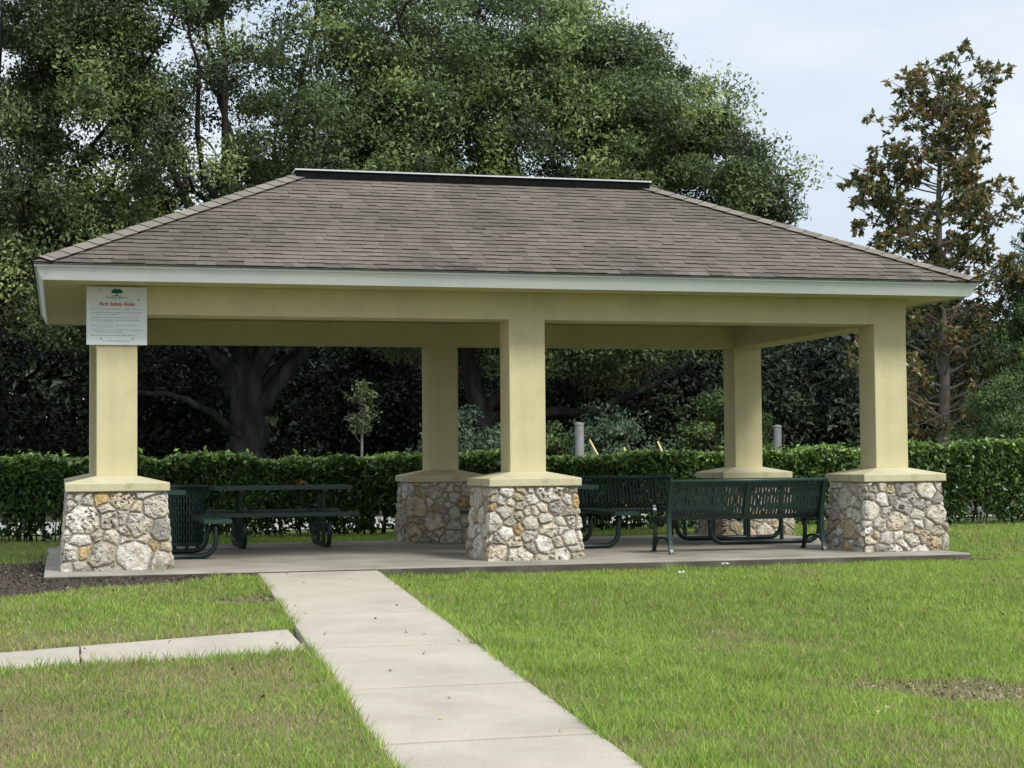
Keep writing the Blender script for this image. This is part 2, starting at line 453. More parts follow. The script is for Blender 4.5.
M['slabedge'] = noisy('dirt_stained_concrete', [(.3, (.05, .044, .034)), (.55, (.085, .076, .06)), (.75, (.16, .145, .12))], scale=3, rough=.95, bump=.4, bscale=60, dist=.006)
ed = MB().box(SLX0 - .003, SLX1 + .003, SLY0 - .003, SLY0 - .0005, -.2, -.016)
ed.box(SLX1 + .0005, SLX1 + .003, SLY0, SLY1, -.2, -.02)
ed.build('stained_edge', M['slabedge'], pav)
W = .2031
def stone_base(seed, name, parent, half0=.5498, half1=.487, zt=.7858):
    r = np.random.default_rng(seed)
    S = half0 * 2 - .05; per = 4 * S
    NU, NV = 424, 78
    u = np.arange(NU) / NU * per
    v = np.linspace(0, zt, NV)
    U, V = np.meshgrid(u, v, indexing='ij')
    # stones: irregular seeds, courses roughly bedded
    pts = []; size = []
    tries = 0
    while tries < 4000:
        tries += 1
        p = np.array([r.random() * per, r.random() * zt])
        rad = r.choice([.045, .075, .115, .155], p=[.26, .26, .28, .20])
        ok = True
        for q, s in zip(pts, size):
            du = abs(p[0] - q[0]); du = min(du, per - du)
            if math.hypot(du / 1.22, p[1] - q[1]) < (rad + s) * .86:
                ok = False; break
        if ok:
            pts.append(p); size.append(rad)
    P = np.array(pts); s = np.array(size)
    b = s
    wu = U + (fbm(U * 7 + seed, V * 7, 51) - .5) * .05
    wv = V + (fbm(U * 7, V * 7 + seed, 57) - .5) * .05
    du = wu[..., None] - P[:, 0]; du = (du + per / 2) % per - per / 2
    D = (du / 1.3) ** 2 + (wv[..., None] - P[:, 1]) ** 2 - s ** 2 * .85
    o2_ = np.argpartition(D, 1, axis=-1)
    idx, id2 = o2_[..., 0], o2_[..., 1]
    d1 = np.take_along_axis(D, idx[..., None], -1)[..., 0]; d2 = np.take_along_axis(D, id2[..., None], -1)[..., 0]
    sep = np.hypot((((P[idx, 0] - P[id2, 0]) + per / 2) % per - per / 2) / 1.3, P[idx, 1] - P[id2, 1])
    e = (d2 - d1) / (2 * sep + 1e-6)
    gap_ = .0005 + .006 * fbm(U * 4, V * 4 + 7, 53)
    edge = sstep(gap_, gap_ + .012, e)
    hs = r.uniform(.7, 1.25, len(s))[idx]
    tilt = ((wv - P[idx, 1]) / b[idx]) * r.uniform(-.5, .5, len(s))[idx]
    rough = r.choice([.25, .6, 1.15], p=[.42, .36, .22], size=len(s))[idx]
    fine = fbm(U * 26, V * 26, 61 + seed % 7)
    pit = sstep(.44, .30, fbm(U * 34 + 3, V * 34, 71 + seed % 5, 3))
    h = edge * (.027 * hs + .020 * tilt + (fine - .5) * .03 * rough + .012 * sstep(.0, .06, e)) - edge * pit * .024 * rough
    h = h + (1 - edge) * ((fbm(U * 20, V * 20, 83) - .5) * .012)
    h *= sstep(zt + .01, zt - .03, V) * .8 + .2
    pal = np.array([(.54, .50, .425), (.62, .585, .51), (.45, .415, .35), (.47, .385, .26), (.47, .34, .17), (.34, .315, .28), (.52, .455, .35)])
    ci = r.choice(len(pal), p=[.27, .24, .16, .09, .06, .08, .10], size=len(s))
    cst = pal[ci] * r.uniform(.85, 1.12, (len(s), 1))
    c = cst[idx]
    stain = sstep(.55, .7, fbm(U * 11 + 7, V * 11, 91 + seed % 4))[..., None]
    c = c * (1 - .30 * stain) + np.array([.40, .27, .13]) * .30 * stain
    c = c * (.62 + .74 * fine)[..., None]
    c = c * (1 - .35 * (pit * rough * edge).clip(0, 1))[..., None]
    mort = np.array([.36, .325, .27]) * (.8 + .4 * fbm(U * 30, V * 30, 97))[..., None]
    c = mort * (1 - edge[..., None]) + c * edge[..., None]
    moss = sstep(.14, .0, V + (fine - .5) * .14)[..., None] * sstep(.45, .65, fbm(U * 5, V * 5 + 2, 99))[..., None]
    c = c * (1 - .6 * moss) + np.array([.10, .10, .05]) * .6 * moss
    side = np.floor(U / S).astype(int) % 4
    loc = (U / S - np.floor(U / S)) * 2 - 1
    half = half0 + (half1 - half0) * V / zt - .03
    nrm = np.array([(0, -1), (1, 0), (0, 1), (-1, 0)])[side]
    tan = np.array([(1, 0), (0, 1), (-1, 0), (0, -1)])[side]
    k = sstep(.86, 1, np.abs(loc)) * np.sign(loc)
    n2 = nrm + tan * k[..., None]
    xy = nrm * half[..., None] + tan * (loc * half)[..., None]
    cut = (sstep(.90, 1.0, np.abs(loc)) * .022)
    xy = xy - (nrm + tan * np.sign(loc)[..., None]) * cut[..., None] * .7
    xy = xy + n2 * h[..., None]
    co = np.concatenate([xy, V[..., None]], -1).reshape(-1, 3)
    J = np.arange(NU * NV).reshape(NU, NV)
    J2 = np.roll(J, -1, axis=0)
    F = np.stack([J[:, :-1], J2[:, :-1], J2[:, 1:], J[:, 1:]], -1).reshape(-1, 4)
    return mesh_np(name, co, F, M['stone'], parent, col=c.reshape(-1, 3), smooth=False)

cap_spec = MB().frustum(.5146, .7858, .5146, .8717, top=False)
n0 = len(cap_spec.v)
cap_spec.add([(sx * .5146, sy * .5146, .8717) for sx, sy in ((-1, -1), (1, -1), (1, 1), (-1, 1))] +
             [(sx * (W + .004), sy * (W + .004), .941) for sx, sy in ((-1, -1), (1, -1), (1, 1), (-1, 1))],
             [(i, (i + 1) % 4, 4 + (i + 1) % 4, 4 + i) for i in range(4)])
# merge duplicate ring
cap_spec = MB()
cap_spec.add([(sx * h, sy * h, z) for h, z in ((.5146, .7875), (.5146, .8717), (W + .004, .941)) for sx, sy in ((-1, -1), (1, -1), (1, 1), (-1, 1))],
             [(3, 2, 1, 0)] + [(r * 4 + i, r * 4 + (i + 1) % 4, r * 4 + 4 + (i + 1) % 4, r * 4 + 4 + i) for r in (0, 1) for i in range(4)] + [(8, 9, 10, 11)])
shaft = MB().frustum(W, .93, W, 2.6, top=False, bottom=False)
shaft.add([(-W, -W, .93), (W, -W, .93), (W, W, .93), (-W, W, .93)], [(3, 2, 1, 0)])
k = 0
for cy in (0, YB):
    for cx in (-XA, 0, XA):
        c = shaft.build('column', M['stucco'], pav, bevel=.008)
        c.location = (cx, cy, 0)
        cp = cap_spec.build('cap', M['cap'], c, bevel=.009)
        stone_base(101 + 13 * k, 'stone_base', c)
        k += 1
# beams, butted end to end
BT = 2.893
MB().box(-XA - W, XA + W, -W, W, 2.6, BT).build('beam', M['stucco'], pav)
MB().box(-XA - W, XA + W, YB - W, YB + W, 2.6, BT).build('beam', M['stucco'], pav)
for s in (-1, 1):
    MB().box(s * XA - W, s * XA + W, W + .001, YB - W - .001, 2.6, BT).build('beam', M['stucco'], pav)
OB, OT, FZ, EZ = .7377, .8091, 2.8864, 3.0406
x0, x1, y0, y1 = -XA - OB + .02, XA + OB - .02, -OB + .02, YB + OB - .02
# soffit boards with grooves: one plate per run, slightly ribbed
so = MB()
so.box(x0, x1, y0, y1, 2.895, 2.912)
for i in range(60):
    x = x0 + .08 + i * .16
    if x > x1 - .05: break
    so.box(x, x + .012, y0 + .01, -W - .012, 2.8925, 2.8948)
so.build('soffit', M['soffit'], pav)
def ring(o0, z0, o1, z1):
    return [(sx * (XA + (o0 if z == 0 else o1)), (YB / 2 + sy * (YB / 2 + (o0 if z == 0 else o1))), (z0 if z == 0 else z1)) for z in (0, 1) for sx, sy in ((-1, -1), (1, -1), (1, 1), (-1, 1))]
fa = MB()
outer = ring(OB, FZ, OT, EZ); inner = ring(OB - .02, FZ, OT - .02, EZ)
fs = []
for i in range(4):
    j = (i + 1) % 4
    fs += [(i, j, 4 + j, 4 + i), (8 + j, 8 + i, 12 + i, 12 + j), (i, 8 + i, 8 + j, j), (4 + i, 4 + j, 12 + j, 12 + i)]
fa.add(outer + inner, fs)
fa.build('fascia', M['fascia'], pav)
de = MB()
o2 = ring(OT + .006, EZ - .028, OT + .010, EZ + .004); i2 = ring(OT - .012, EZ - .028, OT - .012, EZ + .004)
de.add(o2 + i2, fs)
de.build('drip_edge', M['alu'], pav)

# roof
roof = bpy.data.objects.new('roof', None); put(roof, pav)
RO = OT + .022; EZ2 = 3.044; RZ, RL = 4.4868, 2.198
A = [Vector((-XA - RO, -RO, EZ2)), Vector((XA + RO, -RO, EZ2)), Vector((XA + RO, YB + RO, EZ2)), Vector((-XA - RO, YB + RO, EZ2))]
T0, T1 = Vector((-RL, YB / 2, RZ)), Vector((RL, YB / 2, RZ))
dk = MB()
dn = Vector((0, 0, -.012))
for poly in ((A[0], A[1], T1, T0), (A[1], A[2], T1), (A[2], A[3], T0, T1), (A[3], A[0], T0)):
    dk.add([p + dn for p in poly], [tuple(range(len(poly)))])
dk.build('deck', M['vent'], roof)
sv, sf, scol = [], [], []
rs = np.random.default_rng(5)
def shingle_face(a, b, t1, t0, ncourse):
    """a,b eave corners, t0/t1 ridge ends above a/b"""
    L = (b - a).length; e = (b - a) / L
    mid_up = ((t0 + t1) / 2 - (a + b) / 2)
    up = mid_up - e * mid_up.dot(e); H = up.length; up /= H
    n = e.cross(up)
    xl1 = (t0 - a).dot(e); xr1 = (t1 - a).dot(e)
    def lim(s): return xl1 * s, L + (xr1 - L) * s
    for c in range(ncourse):
        s0, s1 = c / ncourse, (c + 1.18) / ncourse
        s1 = min(s1, 1)
        l0, r0 = lim(s0); l1, r1 = lim(s1)
        x = l0 - rs.random() * .25
        tone_row = rs.uniform(.96, 1.04)
        while x < r0:
            wd = rs.uniform(.09, .21)
            xa, xb = max(x, l0), min(x + wd, r0); x += wd
            if xb - xa < .02: continue
            ya, yb = min(max(xa, l1), r1), min(max(xb, l1), r1)
            dbl = rs.random() < .5
            th = .012 + .004 * dbl + rs.uniform(-.002, .002)
            drop = rs.uniform(-.009, .009) if c else 0
            p0 = a + e * xa + up * (H * s0 + drop); p1 = a + e * (xb - .003) + up * (H * s0 + drop)
            p2 = a + e * yb + up * (H * s1); p3 = a + e * ya + up * (H * s1)
            q = len(sv)
            base = np.array([(.140, .124, .106), (.150, .134, .115), (.132, .117, .101), (.143, .128, .112)][rs.integers(4)])
            base = base * tone_row * rs.uniform(.95, 1.05) * np.array([1.02, .975, .945])
            s_ = (p0 - a).dot(e)
            st = fbm(np.array(s_ * 1.6 + 3), np.array(c * .05), 33)
            base = base * (1 - .26 * float(sstep(.46, .68, st)) * (.4 + .6 * rs.random()))
            base = base * (1 - .15 * float(sstep(.45, .65, fbm(np.array(s_ * .5 + 9), np.array(c * .22), 35))))
            if c == 0: base = base * (.55 + .5 * rs.random())
            dark = np.array([.028, .025, .022])
            for p, h in ((p0, th), (p1, th), (p2, .004), (p3, .004)):
                sv.append(p + n * h); scol.append(base)
            for p, h in ((p0, 0), (p1, 0), (p0, th), (p1, th)):
                sv.append(p + n * h); scol.append(dark)
            sf.append((q, q + 1, q + 2, q + 3)); sf.append((q + 4, q + 5, q + 7, q + 6))
shingle_face(A[0], A[1], T1, T0, 26)
shingle_face(A[1], A[2], T1, T1, 26)
shingle_face(A[2], A[3], T0, T1, 26)
shingle_face(A[3], A[0], T0, T0, 26)
mesh_np('shingles', np.array([tuple(p) for p in sv]), np.array(sf), M['shingle'], roof, col=np.array(scol))
hv, hf, hc = [], [], []
def hip_line(a, t, na, nb, nseg):
    d = (t - a); L = d.length; d /= L
    sa = na.cross(d).normalized(); sbv = nb.cross(d).normalized()
    if sa.dot(na + nb) > 0: pass
    for i in range(nseg):
        s0 = L * i / nseg + (.10 if i == 0 else -.02); s1 = L * min((i + 1.15) / nseg, 1)
        lift0, lift1 = .034, .024
        wv = .15
        down_a = -(na.cross(d)).normalized(); down_b = (nb.cross(d)).normalized()
        if down_a.z > 0: down_a = -down_a
        if down_b.z > 0: down_b = -down_b
        up = (na + nb).normalized()
        col = np.array([.19, .17, .14]) * rs.uniform(.82, 1.1)
        q = len(hv)
        for s, lf in ((s0, lift0), (s1, lift1)):
            c = a + d * s
            for p in (c + down_a * wv + na * lf, c + up * (lf + .004), c + down_b * wv + nb * lf):
                hv.append(tuple(p)); hc.append(col)
        hf.extend([(q, q + 1, q + 4, q + 3), (q + 1, q + 2, q + 5, q + 4)])
        dk_ = np.array([.02, .018, .016])
        c = a + d * s0
        q = len(hv)
        for p in (c + down_a * wv + na * lift0, c + up * (lift0 + .004), c + down_b * wv + nb * lift0, c + down_b * wv, c, c + down_a * wv):
            hv.append(tuple(p)); hc.append(dk_)
        hf.extend([(q, q + 1, q + 4, q + 5), (q + 1, q + 2, q + 3, q + 4)])
        # side skirts
        for dn_, nn_ in ((down_a, na), (down_b, nb)):
            q = len(hv)
            for s, lf in ((s0, lift0), (s1, lift1)):
                c = a + d * s
                for p in (c + dn_ * wv + nn_ * lf, c + dn_ * wv):
                    hv.append(tuple(p)); hc.append(dk_)
            hf.append((q, q + 1, q + 3, q + 2))
nF = (A[1] - A[0]).cross(T0 - A[0]).normalized(); nR = (A[2] - A[1]).cross(T1 - A[1]).normalized()
nB = (A[3] - A[2]).cross(T1 - A[2]).normalized(); nL = (A[0] - A[3]).cross(T0 - A[3]).normalized()
for a, t, n1, n2 in ((A[0], T0, nL, nF), (A[1], T1, nF, nR), (A[2], T1, nR, nB), (A[3], T0, nB, nL)):
    hv, hf, hc = [], [], []
    hip_line(a, t, n1, n2, 22)
    mesh_np('hip_cap', np.array(hv), np.array(hf), M['shingle'], roof, col=np.array(hc))
rv = MB().box(-RL - .02, RL + .02, YB / 2 - .13, YB / 2 + .13, RZ - .05, RZ + .045)
rvo = rv.build('ridge_vent', M['vent'], roof)
MB().box(-RL - .04, RL + .04, YB / 2 - .15, YB / 2 + .15, RZ + .0455, RZ + .062).build('flashing', M['alu'], rvo)

# ------------------------------------------------------------------ notice board
SX, SZ = -4.365, 2.58
sg = thing('notice_board', 'white park rules board with green tree emblem on the beam above the leftmost column', 'sign', (SX, -.22, SZ))
HW, HH = .303, .299
MB().box(-HW, HW, -.008, .014, -HH, HH).build('panel', M['board'], sg, bevel=.003)
def text_mesh(body, size, mat, parent, x, z, name, shear=0, bold=.0):
    cu = bpy.data.curves.new(name, 'FONT'); cu.body = body; cu.size = size; cu.align_x = 'CENTER'; cu.shear = shear
    cu.extrude = .0006; cu.offset = bold
    t = bpy.data.objects.new(name, cu); COL.objects.link(t)
    bpy.context.view_layer.update()
    dg = bpy.context.evaluated_depsgraph_get()
    me = bpy.data.meshes.new_from_object(t.evaluated_get(dg))
    bpy.data.objects.remove(t)
    me.materials.clear(); me.materials.append(mat)
    o = put(bpy.data.objects.new(name, me), parent)
    o.location = (x, -.0095, z); o.rotation_euler = (R(90), 0, 0)
    return o
text_mesh('Park Safety Rules', .052, M['inkr'], sg, 0, .105, 'title_lettering', shear=.22, bold=.0012)
lg = MB()
def disc(cx, cz, rx, rz, n=18, y=-.0092, flat=None):
    vs = [(cx, y, cz)] + [(cx + rx * math.cos(2 * math.pi * i / n), y, max(cz + rz * math.sin(2 * math.pi * i / n) * (1 + .12 * math.sin(5 * i)), flat if flat is not None else -9)) for i in range(n)]
    lg.add(vs, [(0, 1 + (i + 1) % n, 1 + i) for i in range(n)])
disc(0, .245, .056, .032, 26, flat=.232)
lg.add([(-.008, -.0094, .205), (.008, -.0094, .205), (.005, -.0094, .24), (-.005, -.0094, .24)], [(0, 1, 2, 3)])
lg.add([(-.05, -.0096, .203), (.05, -.0096, .203), (.03, -.0096, .209), (-.03, -.0096, .209)], [(0, 1, 2, 3)])
lg.build('emblem', M['inkg'], sg)
ln = MB(); rr = random.Random(3)
def words_row(xa, xb, z, h=.009):
    x = xa
    while x < xb - .01:
        wd = min(rr.uniform(.012, .045), xb - x)
        # letters as small strokes
        xx = x
        while xx < x + wd - .004:
            lw = rr.uniform(.0035, .0065); hh = h * rr.choice((.65, .65, 1, .8))
            ln.add([(xx, -.0092, z), (xx + lw, -.0092, z), (xx + lw, -.0092, z + hh), (xx, -.0092, z + hh)], [(0, 1, 2, 3)])
            xx += lw + .0022
        x += wd + .009
gr = ln
rows = [(-.255, .26, .064), (-.255, .265, .030), (-.20, .02, .012), (-.255, .24, -.022), (-.255, .225, -.050), (-.20, -.03, -.068), (-.255, .19, -.100), (-.20, -.02, -.120), (-.255, .26, -.150), (-.20, .07, -.170), (-.255, .18, -.205), (-.14, .14, -.262)]
for a, b, z in rows:
    ln = MB(); words_row(a, b, z)
    ln.build('small_lettering', M['ink'], sg)
ln = MB(); words_row(-.105, .105, .182, .016); words_row(-.035, .035, .163, .009)
ln.build('emblem_lettering', M['inkg'], sg)
for x, z in ((-.165, .262), (.215, .168), (-.16, -.235), (.16, -.235)):
    MB().tube([(x, -.013, z), (x, -.007, z)], .007, 10).build('screw', M['rust'], sg)

# ------------------------------------------------------------------ perforated steel panels
def perf(mb, path, x0, x1, pitch, barw, slots, frame=0.02, stagger=False):
    """sheet along path (y,z list) spanning x0..x1 with vertical slots; slots: list of (i0,i1) path index ranges that are open"""
    n = int((x1 - x0 - 2 * frame) / pitch)
    xs = [x0, x0 + frame]; kinds = [0]
    st = (x1 - x0 - 2 * frame) / n
    for i in range(n):
        xs.append(xs[-1] + st * (1 - barw)); kinds.append(1 + (i % 2))
        xs.append(xs[-1] + st * barw); kinds.append(0)
    xs.append(x1); kinds.append(0)
    m = len(path)
    op = set()
    for a, b in slots:
        op.update(range(a, b))
    vs = [(x, p[0], p[1]) for x in xs for p in path]
    fs = []
    for i in range(len(xs) - 1):
        for j in range(m - 1):
            jj = j + (1 if (stagger and kinds[i] == 2) else 0)
            if kinds[i] and jj in op: continue
            fs.append((i * m + j, (i + 1) * m + j, (i + 1) * m + j + 1, i * m + j + 1))
    used = sorted({v for f in fs for v in f}); mp_ = {v: k for k, v in enumerate(used)}
    mb.add([vs[v] for v in used], [tuple(mp_[v] for v in f) for f in fs])

def curve_pts(ctrl, n):
    ctrl = [Vector(c) for c in ctrl]
    out = []
    k = len(ctrl)
    for i in range(n):
        t = i / (n - 1) * (k - 1); a = min(int(t), k - 2); f = t - a
        p0 = ctrl[max(a - 1, 0)]; p1 = ctrl[a]; p2 = ctrl[a + 1]; p3 = ctrl[min(a + 2, k - 1)]
        out.append(.5 * ((2 * p1) + (p2 - p0) * f + (2 * p0 - 5 * p1 + 4 * p2 - p3) * f * f + (3 * p1 - p0 - 3 * p2 + p3) * f ** 3))
    return out

def bench(width, label, loc, rz, strap=False):
    """feet at z 0; sitter faces local +y; back feet near y=0"""
    t = thing('park_bench', label, 'bench', loc, rz, 'green steel benches in the pavilion')
    h = width / 2
    bk = curve_pts([(0, .145, .385), (0, .075, .45), (0, .03, .58), (0, -.01, .70), (0, -.045, .785), (0, -.075, .812)], 29)
    path = [(p.y, p.z) for p in bk]
    mb = MB()
    if strap:
        perf(mb, path, -h, h, .052, .56, [(4, 25)], frame=.03)
    else:
        perf(mb, path, -h, h, .040, .74, [(4, 8), (10, 14), (16, 20), (22, 26)], frame=.03, stagger=True)
    mb.build('backrest', M['green'], t, solid=.007)
    mb = MB(); mb.tube([(-h, -.072, .815), (h, -.072, .815)], .021, 10)
    mb.build('top_rail', M['green_pale'], t, smooth=True)
    if strap:
        mb = MB(); x = -h + .03
        while x < h - .03:
            mb.bar([(x, -.05, .79), (x, -.098, .815), (x, -.082, .842), (x, -.05, .838)], .026, .008, (1, 0, 0)); x += .052
        mb.build('strap_ends', M['green_pale'], t)
    se = curve_pts([(0, .150, .383), (0, .22, .372), (0, .36, .392), (0, .48, .408), (0, .535, .392), (0, .545, .36)], 25)
    mb = MB(); perf(mb, [(p.y, p.z) for p in se], -h, h, .036 if not strap else .052, .6, [(2, 7), (8, 13), (14, 19)], frame=.03, stagger=not strap)
    mb.build('seat', M['green'], t, solid=.007)
    sd = (1, 0, 0)
    def endframe(x):
        f = MB()
        f.bar(curve_pts([(x, -.045, .0), (x, -.012, .06), (x, .02, .2), (x, .035, .36), (x, .022, .5), (x, -.02, .66), (x, -.06, .78), (x, -.085, .83)], 18), .05, .032, sd)
        f.bar(curve_pts([(x, .56, 0), (x, .53, .06), (x, .50, .2), (x, .505, .33), (x, .53, .39)], 12), .045, .03, sd)
        f.bar(curve_pts([(x, .02, .10), (x, .10, .155), (x, .25, .17), (x, .40, .155), (x, .50, .10)], 12), .035, .026, sd)
        f.bar(curve_pts([(x, .035, .36), (x, .25, .35), (x, .51, .37)], 8), .04, .028, sd)
        f.box(x - .03, x + .03, -.075, -.005, 0, .012); f.box(x - .03, x + .03, .525, .595, 0, .012)
        o = f.build('end_frame', M['green'], t, bevel=.004)
        g_ = MB()
        g_.bar(curve_pts([(x, .0, .60), (x, .12, .625), (x, .34, .62), (x, .49, .60), (x, .545, .54), (x, .51, .48), (x, .50, .39)], 20), .045, .02, sd)
        g_.build('armrest', M['green'], o, bevel=.003)
    endframe(-h + .0); endframe(h - .0)
    mb = MB(); mb.bar([(0, p.y - .014, p.z) for p in bk[1:-1]], .04, .014, sd)
    mb.bar([(0, p.y, p.z - .018) for p in se[1:-1]], .04, .014, sd)
    mb.build('middle_rib', M['green'], t)
    return t
bench(1.87, 'dark green perforated bench turned back to the lawn between the middle and right columns', (2.64, .0, 0), 0)
bench(1.8, 'green slatted bench facing the lawn, standing behind the picnic tables by the hedge', (2.30, 4.02, 0), R(180), strap=True)

def picnic_table(L, label, loc, rz):
    """long axis local x"""
    t = thing('picnic_table', label, 'picnic table', loc, rz, 'green steel picnic tables in the pavilion')
    h = L / 2
    def plank(y0, y1, z, name, thick):
        mb = MB()
        n = 19
        path = [(y0, z - thick), (y0, z - .004)] + [(y0 + (y1 - y0) * i / n, z) for i in range(n + 1)] + [(y1, z - .004), (y1, z - thick)]
        m = len(path)
        if name == 'tabletop':
            sl_ = [(4, 9), (11, 16), (17, 20)]
        else:
            sl_ = [(4, 10), (13, 19)]
        perf(mb, path, -h, h, .045, .6, sl_, frame=.04, stagger=True)
        o = mb.build(name, M['green_pale'], t, solid=.006)
        for s in (-1, 1):
            e = MB()
            e.box(s * h - .006, s * h + .006, y0, y1, z - thick, z + .002)
            e.build('end_trim', M['green_pale'], o)
        return o
    plank(-.38, .38, .765, 'tabletop', .045)
    plank(.58, .88, .44, 'seat', .04); plank(-.88, -.58, .44, 'seat', .04)
    r = .030
    for s in (-1, 1):
        x = s * (h - .34)
        f = MB()
        arc = []
        c = .16
        for i in range(7):
            a = math.pi / 2 * i / 6
            arc.append((x, .73 - c + c * math.cos(a), r + c - c * math.sin(a)))
        right = [(x, .73, .40)] + arc
        left = [(p[0], -p[1], p[2]) for p in right[::-1]]
        f.tube(right + [(x, 0, r)] + left, r, 10)
        f.build('leg_frame', M['green'], t, smooth=True)
        for yy in (-.22, .22):
            MB().tube([(x, yy, r), (x, yy, .70)], .026, 8).build('upright', M['green'], t)
        f2 = MB()
        f2.box(x - .03, x + .03, -.36, .36, .70, .725)
        f2.build('top_bearer', M['green'], t)
        f3 = MB(); f3.tube([(x + s * .0, 0, .33), (x - s * .42, 0, .72)], .016, 8)
        f3.build('brace', M['green'], t)
        f4 = MB(); f4.box(x - .02, x + .02, -.19, .19, .31, .345)
        f4.build('crosspiece', M['green'], t)
    return t
picnic_table(1.85, 'green picnic table at the left end beside the litter bin, seat end towards the lawn', (-3.98, 1.72, 0), R(90))
picnic_table(1.72, 'dark green picnic table set parallel to the hedge in the left bay', (-2.22, 3.62, 0), 0)
picnic_table(1.8, 'green picnic table half hidden behind the middle front column', (.84, 2.0, 0), R(90))
picnic_table(1.85, 'green picnic table behind the perforated bench near the right columns', (3.55, 2.2, 0), R(90))

def litter_bin(label, loc):
    t = thing('litter_bin', label, 'litter bin', loc, 0, 'green steel litter bins')
    def rad(z): return .20 + .03 * (z / .8) + (.05 * max(0, (z - .66) / .12) ** 2)
    n = 40
    zs = [.05, .09] + [.09 + i * (.59 / 20) for i in range(1, 21)] + [.71, .745, .77]
    vs = []; fs = []
    ang = []
    for i in range(n):
        a0 = 2 * math.pi * i / n
        ang += [a0, a0 + 2 * math.pi / n * .42]
    m = len(zs)
    for a in ang:
        for z in zs:
            vs.append((rad(z) * math.cos(a), rad(z) * math.sin(a), z))
    for i in range(2 * n):
        k2 = (i + 1) % (2 * n)
        for j in range(m - 1):
            if i % 2 == 0 and 1 <= j <= 20 and (j + (i // 2 % 2) * 2) % 5 != 0: continue
            fs.append((i * m + j, k2 * m + j, k2 * m + j + 1, i * m + j + 1))
    MB().add(vs, fs).build('shell', M['green_pale'], t, solid=.006)
    rm = MB(); pts = [(rad(.77) * math.cos(2 * math.pi * i / 32), rad(.77) * math.sin(2 * math.pi * i / 32), .775) for i in range(33)]
    rm.tube(pts, .016, 8, cap=False); rm.build('rim', M['green'], t, smooth=True)
    ln_ = MB()
    ns = 24
    ln_.add([(.17 * math.cos(2 * math.pi * i / ns), .17 * math.sin(2 * math.pi * i / ns), z) for z in (.06, .70) for i in range(ns)],
            [(i, (i + 1) % ns, ns + (i + 1) % ns, ns + i) for i in range(ns)] + [tuple(range(ns))])
    ln_.build('liner', M['vent'], t, smooth=True)
    for i in range(3):
        ft = MB()
        a = 2 * math.pi * i / 3 + .5
        ft.box(.16 * math.cos(a) - .02, .16 * math.cos(a) + .02, .16 * math.sin(a) - .02, .16 * math.sin(a) + .02, 0, .055)
        ft.build('foot', M['green'], t)
    return t
litter_bin('green slotted litter bin with flared rim beside the left front column', (-3.42, 3.25, 0))
litter_bin('green slotted litter bin peeking out below the slatted bench', (2.02, 4.86, -.006))

# ------------------------------------------------------------------ foliage
def leaf_quads(P, L, Wd, rg, up=.4, dirs=None, fold=.12, face=None):
    """a folded four-point leaf at each P; returns verts, faces"""
    n = len(P)
    if dirs is None:
        d = rg.normal(size=(n, 3)); d[:, 2] -= .15
    else:
        d = dirs + rg.normal(size=(n, 3)) * .25
    d /= np.linalg.norm(d, axis=1, keepdims=True)
    nm = rg.normal(size=(n, 3)) * (1 - up); nm[:, 2] += up * 1.4
    if face is not None:
        nm = nm * .55 + face
    s = np.cross(d, nm); s /= np.linalg.norm(s, axis=1, keepdims=True) + 1e-9
    nn_ = np.cross(s, d)
    L = np.broadcast_to(L, (n,))[:, None]; Wd = np.broadcast_to(Wd, (n,))[:, None]
    b = P - d * L * .5; tp = P + d * L * .5 - nn_ * L * .10
    l = P + s * Wd * .5 - d * L * .05 + nn_ * fold * Wd; r_ = P - s * Wd * .5 - d * L * .05 + nn_ * fold * Wd
    V = np.stack([b, r_, tp, l], 1).reshape(-1, 3)
    F = np.arange(n * 4).reshape(n, 4)
    return V, F

def in_ellipsoids(ells, n, rg, shell=.45):
    wts = np.array([e[2] if len(e) > 2 else np.prod(e[1]) ** .667 for e in ells]); wts = wts / wts.sum()
    k = rg.choice(len(ells), p=wts, size=n)
    d = rg.normal(size=(n, 3)); d /= np.linalg.norm(d, axis=1, keepdims=True)
    rr_ = (shell + (1 - shell) * rg.random(n) ** .7)
    C_ = np.array([e[0] for e in ells], float)[k]; R_ = np.array([e[1] for e in ells], float)[k]
    return C_ + d * R_ * rr_[:, None]

def bez(p0, p1, p2, n):
    t = np.linspace(0, 1, n)[:, None]
    return (1 - t) ** 2 * p0 + 2 * t * (1 - t) * p1 + t ** 2 * p2

